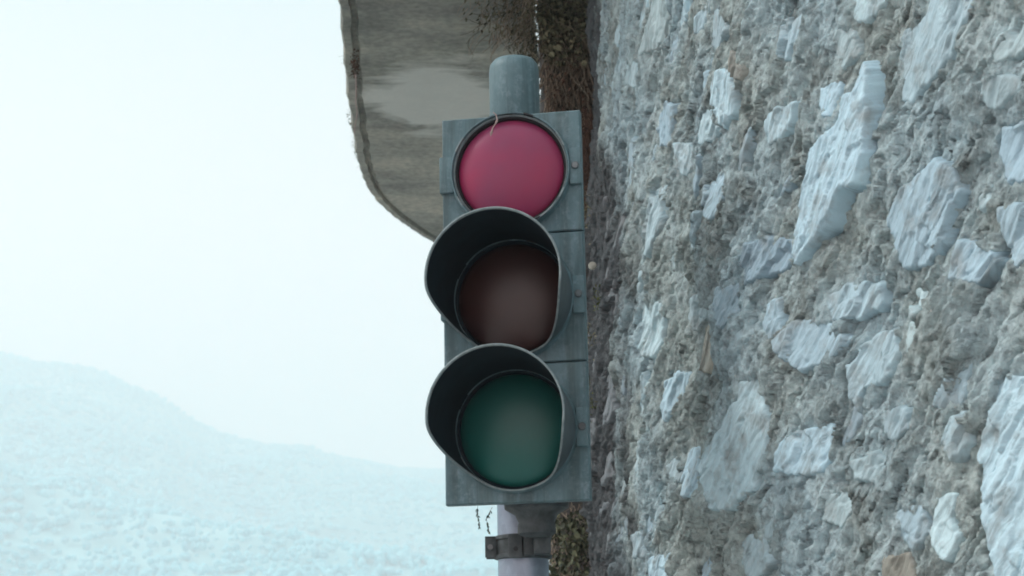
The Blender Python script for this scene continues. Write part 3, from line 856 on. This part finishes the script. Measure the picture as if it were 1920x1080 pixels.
        for (dr, dy) in ((0.0006, 0.003), (0.0010, -.0006), (-.0006, -.0022), (-.0030, -.0012), (-.0034, 0.003)):
            e_rows.append([br.verts.new(((ro[K][i].co.x) * (1 + dr / VR), ro[K][i].co.y + dy, zc + (ro[K][i].co.z - zc) * (1 + dr / VR))) for i in range(NV)])
        for a_, b2 in zip(e_rows, e_rows[1:]):
            for i in range(NV):
                j = (i + 1) % NV; br.faces.new((a_[i], a_[j], b2[j], b2[i]))
        to_head(bm); to_head(bi); to_head(br)
        vis = bm_obj('visor', bm, M['visor_out'], body, smooth=True)
        bm_obj('visor_lining', bi, M['visor_in'], body, smooth=True)
        bm_obj('visor_edge', br, M['rim'], body, smooth=True)

# pole with domed cap, clamp and mounting spigot
def zlathe(prof, cx, cy, n=48):
    bm = bmesh.new(); rows = []
    for r, z in prof: rows.append([bm.verts.new((cx + r * math.cos(2 * math.pi * i / n), cy + r * math.sin(2 * math.pi * i / n), z)) for i in range(n)])
    for a, b in zip(rows, rows[1:]):
        for i in range(n): bm.faces.new((a[i], a[(i + 1) % n], b[(i + 1) % n], b[i]))
    bm.faces.new(rows[-1]); bm.faces.new(rows[0]); return bm
PR = 0.0487
ztop = at_y(962, 106, POLE_Y - PR * .3).z
bm_obj('pole', zlathe([(PR, 0.0), (PR, ztop - 0.6), (PR, ztop - .045)], 0, 0), M['pole'], signal, autosmooth=40)
capb = zlathe([(PR + .0005, ztop - .20), (PR + .0022, ztop - .198), (PR + .0022, ztop - .030), (PR + .0005, ztop - .016), (PR - .007, ztop - .006), (PR - .022, ztop - .001), (.008, ztop)], 0, 0)
bm_obj('pole_cap', capb, M['housing'], signal, autosmooth=50)
zc1 = at_y(960, 1000, POLE_Y - PR).z; zc0 = at_y(960, 1046, POLE_Y - PR).z
clampb = zlathe([(PR + .001, zc0), (PR + .007, zc0 + .002), (PR + .007, zc0 + .008), (PR + .004, zc0 + .010), (PR + .004, zc1 - .010), (PR + .007, zc1 - .008), (PR + .007, zc1 - .002), (PR + .001, zc1)], 0, 0)
clamp = bm_obj('clamp', clampb, M['clamp'], signal, autosmooth=30)
def local_box(name, x0, x1, y0, y1, z0, z1, mat, parent, bev=.001):
    bm = bmesh.new(); bm_box(bm, x0, x1, y0, y1, z0, z1, bev); return bm_obj(name, bm, mat, parent, autosmooth=35)
zm = (zc0 + zc1) / 2
local_box('flange', -PR - .024, -PR - .002, -.020, -.015, zc0 + .004, zc1 - .002, M['clamp'], clamp)
local_box('flange', -PR - .022, -PR + .002, -.006, -.001, zc0 + .002, zc1 - .001, M['clamp'], clamp)
bm = bmesh.new(); lathe(bm, [(.0001, -.030), (.0055, -.030), (.0055, -.022), (.003, -.022), (.003, .010), (.0001, .010)], -PR - .014, zm, 8); bm_obj('bolt', bm, M['screw'], clamp)
bpl = local_box('buckle', -.028, -.002, -PR - .020, -PR - .004, zc0 - .001, zc1 - .003, M['clamp'], clamp)
bm = bmesh.new(); lathe(bm, [(.0001, -PR - .023), (.0045, -PR - .023), (.0045, -PR - .018)], -.014, zm - .008, 10); bm_obj('bolt', bm, M['gasket'], clamp)
local_box('buckle', .001, .022, -PR - .026, -PR - .004, zc0 + .003, zc1 - .001, M['clamp'], clamp)
# spigot between head and clamp
bs = bmesh.new()
base = hp(0.012, 0.07, ZB)
prf = [(0.062, ZB + .020), (0.060, ZB - .004), (0.040, ZB - .016), (0.034, ZB - .030), (0.036, ZB - .036), (0.036, ZB - .050), (0.026, ZB - .056)]
rows = []
for r, z in prf:
    rows.append([bs.verts.new(hp(0.022 + r * math.cos(2 * math.pi * i / 32), 0.075 + r * 0.85 * math.sin(2 * math.pi * i / 32), z)) for i in range(32)])
for a, b in zip(rows, rows[1:]):
    for i in range(32): bs.faces.new((a[i], a[(i + 1) % 32], b[(i + 1) % 32], b[i]))
bs.faces.new(rows[-1]); bs.faces.new(rows[0])
bm_obj('mounting_spigot', bs, M['clamp'], signal, autosmooth=40)
local_box('bracket', .020, .052, -PR - .045, .03, zc0 + .004, zc1 + .040, M['clamp'], signal, .004)

# ------------------------------------------------------------------ plants and small things
class Soup:
    def __init__(s): s.v = []; s.f = []
    def leaf(s, p, d, n, L, W, curl=0.15):
        d = d.normalized(); side = d.cross(n).normalized(); n = side.cross(d).normalized(); k = len(s.v)
        s.v += [p, p + d * L * .3 + side * W * .45 + n * L * curl * .5, p + d * L * .7 + side * W * .38 + n * L * curl * .4, p + d * L - n * L * curl * .2,
                p + d * L * .7 - side * W * .38 + n * L * curl * .4, p + d * L * .3 - side * W * .45 + n * L * curl * .5, p + d * L * .5 - n * L * curl * .15]
        s.f += [(k, k + 1, k + 6), (k + 1, k + 2, k + 6), (k + 2, k + 3, k + 6), (k + 3, k + 4, k + 6), (k + 4, k + 5, k + 6), (k + 5, k, k + 6)]
    def tube(s, pts, r0, r1, n=5):
        rows = []
        for i, p in enumerate(pts):
            a = pts[max(i - 1, 0)]; b = pts[min(i + 1, len(pts) - 1)]; t = (b - a).normalized()
            u = t.orthogonal().normalized(); w = t.cross(u); r = r0 + (r1 - r0) * i / max(1, len(pts) - 1)
            k = len(s.v); s.v += [p + (u * math.cos(2 * math.pi * j / n) + w * math.sin(2 * math.pi * j / n)) * r for j in range(n)]; rows.append(k)
        for a, b in zip(rows, rows[1:]):
            for j in range(n): s.f.append((a + j, a + (j + 1) % n, b + (j + 1) % n, b + j))
    def obj(s, name, mat, parent=None, smooth=False):
        o = mesh_obj(name, s.v if parent is None else [v - Vector(parent.location) for v in s.v], s.f, mat, parent, smooth)
        if name in ('roots', 'leaves', 'stems', 'wisps', 'moss_tuft'): o['kind'] = 'stuff'
        return o
def rv(s=1.0): return Vector((random.gauss(0, s), random.gauss(0, s), random.gauss(0, s)))
def wander(p, d, L, n, jit, grav=0.0):
    pts = [p.copy()]; d = d.normalized()
    for i in range(n):
        d = (d + rv(jit) + Vector((0, 0, -grav))).normalized(); p = p + d * (L / n); pts.append(p.copy())
    return pts
FACE = Vector((0, -1, -0.05))

def hanging_roots(name, label, boxes, y, count, mat, seed, Lr=(.05, .2), thick=(.0006, .0018), leaves=None):
    random.seed(seed)
    e = empty(name, at_y(*boxes[0][:2], y)); tag(e, label, 'plant')
    s = Soup()
    for i in range(count):
        x0, y0, x1, y1 = random.choice(boxes)
        p = at_y(random.uniform(x0, x1), random.uniform(y0, y1), y - random.uniform(0.005, 0.09))
        pts = wander(p, Vector((random.gauss(0, .25), random.gauss(-.1, .2), -1)), random.uniform(*Lr), 7, 0.18, 0.12)
        t = random.uniform(*thick); s.tube(pts, t, t * .5, 4)
    s.obj('roots', mat, e)
    if leaves:
        s = Soup(); lm, cnt, bx, L = leaves
        for i in range(cnt):
            x0, y0, x1, y1 = random.choice(bx)
            p = at_y(random.uniform(x0, x1), random.uniform(y0, y1), y - random.uniform(0.01, 0.12))
            l = random.uniform(*L); s.leaf(p, Vector((random.gauss(0, .6), random.gauss(-.3, .3), random.gauss(-.6, .5))), FACE + rv(.5), l, l * random.uniform(.35, .8))
        s.obj('leaves', lm, e)
    return e
hanging_roots('hanging_roots', 'brown curtain of dry hanging roots beside the pole cap', [(1018, 40, 1106, 215), (1024, 100, 1104, 230), (1060, 0, 1108, 200)], YA, 520, M['root'], 1, thick=(.0010, .0030),
              leaves=(M['rust'], 300, [(1020, 120, 1104, 235), (1085, 180, 1112, 420)], (.006, .016)))
hanging_roots('creeper', 'olive creeper leaves hanging above the pole cap, near the top edge', [(1015, -40, 1110, 60)], YA - .03, 160, M['root'], 2,
              leaves=(M['leafdry'], 1500, [(1012, -40, 1108, 60), (1018, -20, 1100, 120), (1010, -30, 1060, 90)], (.010, .026)))
hanging_roots('dry_twigs', 'rust brown dry twigs in the gap right of the red lens', [(1090, 200, 1112, 300), (1092, 300, 1112, 470)], YA - .10, 260, M['rust'], 3, Lr=(.03, .10),
              leaves=(M['rust'], 260, [(1090, 300, 1120, 400)], (.005, .012)))
# pale round leaves
random.seed(5); e = empty('pale_leaved_sprig', at_y(1038, 96, YA - .15)); tag(e, 'sprig with a few pale round leaves above the red lens housing', 'plant')
s = Soup(); s.tube(wander(at_y(1052, 60, YA - .12), Vector((-.3, -.1, -1)), .09, 6, .15), .0012, .0008); s.obj('stem', M['root'], e)
for x, y, L in ((1042, 85, .026), (1030, 98, .022), (1053, 35, .014), (1045, 17, .012), (1036, 60, .010)):
    s = Soup(); s.leaf(at_y(x, y, YA - .15), Vector((.5, -.1, -.6)), FACE + rv(.2), L, L * .9); s.obj('leaf', M['paleleaf'], e)
# growth along the joint of the slab, thinning so that the sky glints through
random.seed(6); e = empty('slab_edge_growth', at_z(985, 10, ZS)); tag(e, 'grassy brown growth along the slab edge above the pole cap', 'plant')
s = Soup(); s2 = Soup()
for i in range(750):
    yy = random.uniform(-40, 110); xx = 1003 - abs(random.gauss(0, 1)) * (55 if yy < 60 else 22)
    if xx < 868: continue
    p = at_z(xx, yy, ZS - random.uniform(-0.005, .05))
    s.leaf(p, Vector((random.gauss(-.2, .6), random.gauss(-.2, .5), random.gauss(-.9, .4))), FACE + rv(.5), random.uniform(.008, .022), random.uniform(.002, .007))
for i in range(330):
    yy = random.uniform(-30, 235); xx = 1000 + yy * .045 + random.gauss(5, 5)
    p = at_z(xx, yy, ZS - random.uniform(-0.01, .04))
    s.leaf(p, rv(1) + Vector((0, 0, -.5)), FACE + rv(.5), random.uniform(.006, .018), random.uniform(.004, .010))
for i in range(300):
    p = at_z(1008 - abs(random.gauss(0, 52)), random.uniform(-60, 75), ZS)
    s2.tube(wander(p, Vector((random.gauss(-.5, .6), random.gauss(0, .6), -.8)), random.uniform(.04, .13), 7, .22, .06), .0012, .0006, 4)
s.obj('leaves', M['leafdry'], e); s2.obj('stems', M['root'], e)
# ivy at the bottom beside the clamp
random.seed(8); e = empty('ivy', at_y(1070, 1070, 5.2)); tag(e, 'dark green ivy clump below the signal head beside the pole clamp', 'plant')
s = Soup(); s2 = Soup()
IV = [(1042, 972, 9, 14), (1052, 1000, 10, 16), (1075, 985, 12, 14), (1070, 1030, 16, 14), (1092, 1012, 9, 12), (1050, 1062, 12, 16), (1085, 1072, 14, 18), (1066, 1110, 22, 16), (1038, 1095, 9, 14)]
for i in range(1050):
    cx_, cy_, wx_, wy_ = random.choice(IV); x, y = random.gauss(cx_, wx_), random.gauss(cy_, wy_)
    if x < 1026 or y < 950: continue
    p = at_y(x, y, 5.22 - random.uniform(0, .28) * (1 - min(1, abs(x - cx_) / (2.2 * wx_)))); l = random.uniform(.005, .024)
    s.leaf(p, Vector((random.gauss(0, .5), -.3, random.gauss(-.6, .5))), FACE + rv(.9), l, l * random.uniform(.3, .9))
for i in range(160):
    p = at_y(random.uniform(1028, 1108), random.uniform(940, 1080), 5.2); s2.tube(wander(p, Vector((random.gauss(0, .4), -.2, -1)), random.uniform(.06, .2), 7, .2), .0014, .0007, 4)
s.obj('leaves', M['leafgreen'], e); s2.obj('stems', M['root'], e)
# moss tufts on the wall
def moss(px, py, w, h, cnt, seed, label, mat='moss'):
    random.seed(seed); s0, z0 = px_to_wall(px, py); P = Vector(wall_pt(np.array(s0), np.array(z0), np.array(.012)))
    s = Soup()
    for i in range(cnt):
        a, b = px_to_wall(px + random.gauss(0, w), py + random.gauss(0, h))
        q = Vector(wall_pt(np.array(a), np.array(b), np.array(random.uniform(.0, .03))))
        s.leaf(q - P, rv(.6) + Vector((-.5, -.4, -.1)), rv(1), random.uniform(.005, .013), random.uniform(.002, .006))
    o = s.obj('moss_tuft', M[mat]); o.location = P; tag(o, label, 'moss'); return o
moss(1118, 738, 4, 16, 260, 21, 'yellow-green moss tuft at the edge of the wall beside the green lamp')
moss(1137, 562, 4, 12, 90, 22, 'small faint moss tuft in a crack of the dark wall beside the amber lamp')
moss(1112, 400, 4, 22, 200, 24, 'brown dry growth on the wall edge between the red and amber lamps', 'leafdry')
moss(1116, 640, 5, 20, 160, 25, 'dull olive growth on the dark wall edge below the amber latch', 'leafdry')
# small round shell on the dark corner of the wall
s0, z0 = px_to_wall(1133, 498); P = Vector(wall_pt(np.array(s0), np.array(z0), np.array(.03))); P = P + (EYE - P).normalized() * .02
bm = bmesh.new(); prof = [(0.0102, .004), (0.0105, 0), (.0095, -.003), (.0072, -.0035), (.0066, -.0022), (.0055, -.0050), (.0035, -.0052), (.003, -.004), (.0012, -.0065)]
rows = lathe(bm, prof, 0, 0, 28); bm.faces.new(rows[-1]); bm.faces.new(rows[0])
sh = bm_obj('snail_shell', bm, M['shell'], smooth=True); sh.location = P; sh.rotation_euler = (R_(-10), 0, R_(-5))
tag(sh, 'tiny pale round shell on the dark edge of the wall beside the amber lamp', 'shell')
# dead sprigs caught under the head
for k, (pts, lb) in enumerate(((((896, 946), (895, 958), (897, 972), (899, 988)), 'dead dark sprig hanging under the signal head, the left one of two'),
                               (((923, 951), (917, 962), (912, 974), (917, 996)), 'dead dark sprig hanging under the signal head, the one nearer the pole'))):
    random.seed(40 + k); Y = c_head.y + .06; P = [at_y(x, y, Y) for x, y in pts]
    e = empty('dead_sprig', P[0]); tag(e, lb, 'twig', 'dead sprigs under the head')
    s = Soup(); s.tube(P, .0004, .0005, 4); s.obj('stem', M['gasket'], e)
    s = Soup()
    for i in range(30):
        t = random.uniform(.5, 3); a = P[int(min(t, 2.99))].lerp(P[int(min(t, 2.99)) + 1], t % 1 if t < 3 else 1)
        s.leaf(a, Vector((random.gauss(0, .5), random.gauss(0, .3), -1)), FACE + rv(.3), random.uniform(.003, .008), random.uniform(.0015, .003))
    s.obj('leaves', M['leafgreen'], e)
# dry stem over the top of the red lens
pts = [hp(-.028 + x, -.026 - k * .001, SPC + z) for k, (x, z) in enumerate(((.0, .113), (.006, .106), (.008, .096), (.004, .088), (-.001, .080), (-.003, .072)))]
pts = [p + Vector(signal.location) for p in pts]
s = Soup(); s.tube(pts, .0010, .0014, 6); s.tube([pts[-1], pts[-1] + (pts[-1] - pts[-2]) * .3, pts[-1] + (pts[-1] - pts[-2]) * .8, pts[-1] + (pts[-1] - pts[-2])], .0030, .0006, 6)
s.tube([pts[2].lerp(pts[3], .2), pts[3]], .0026, .0010, 6)
o = s.obj('dry_tendril', M['strand'], smooth=True); tag(o, 'pale curly dry stem dangling over the top of the red lens', 'tendril')
# plants on the free edge of the slab
random.seed(50); e = empty('slab_edge_weed', at_z(668, 130, ZS)); tag(e, 'reddish dry weed and thin root in the drip groove of the slab', 'plant')
s = Soup()
for i in range(120):
    p = at_z(random.gauss(665, 4), random.gauss(122, 12), ZS - random.uniform(-.01, .02)); s.leaf(p, rv(1) + Vector((0, 0, -.6)), FACE + rv(.5), random.uniform(.006, .016), random.uniform(.003, .006))
s.obj('leaves', M['rust'], e)
s = Soup(); s.tube([at_z(x, y, ZS - .008) for x, y in ((667, 138), (668, 165), (667, 190), (670, 210), (666, 235), (664, 252))], .003, .0015, 5); s.obj('root', M['strand'], e)
random.seed(51); e = empty('edge_fringe', at_z(655, 260, ZS)); tag(e, 'thin wispy weeds sticking out of the left edge of the slab', 'plant')
s = Soup()
for i in range(46):
    yy = random.choice((random.uniform(205, 240), random.uniform(255, 300), random.uniform(60, 330))); xx = np.interp(yy, [0, 110, 185, 250, 300, 336], [635, 644, 652, 661, 670, 680])
    p = at_z(xx + 1, yy, ZS + .004); s.tube(wander(p, Vector((-1, -.2, random.gauss(0, .6))), random.uniform(.006, .022), 5, .4), .0006, .0003, 3)
for i in range(60):
    yy = random.choice((random.uniform(215, 240), random.uniform(265, 300))); xx = np.interp(yy, [185, 250, 300, 336], [652, 661, 670, 680])
    s.leaf(at_z(xx - abs(random.gauss(0, 3)), yy, ZS + .004), rv(1), FACE + rv(.5), random.uniform(.004, .010), .003)
s.obj('wisps', M['leafdry'], e)
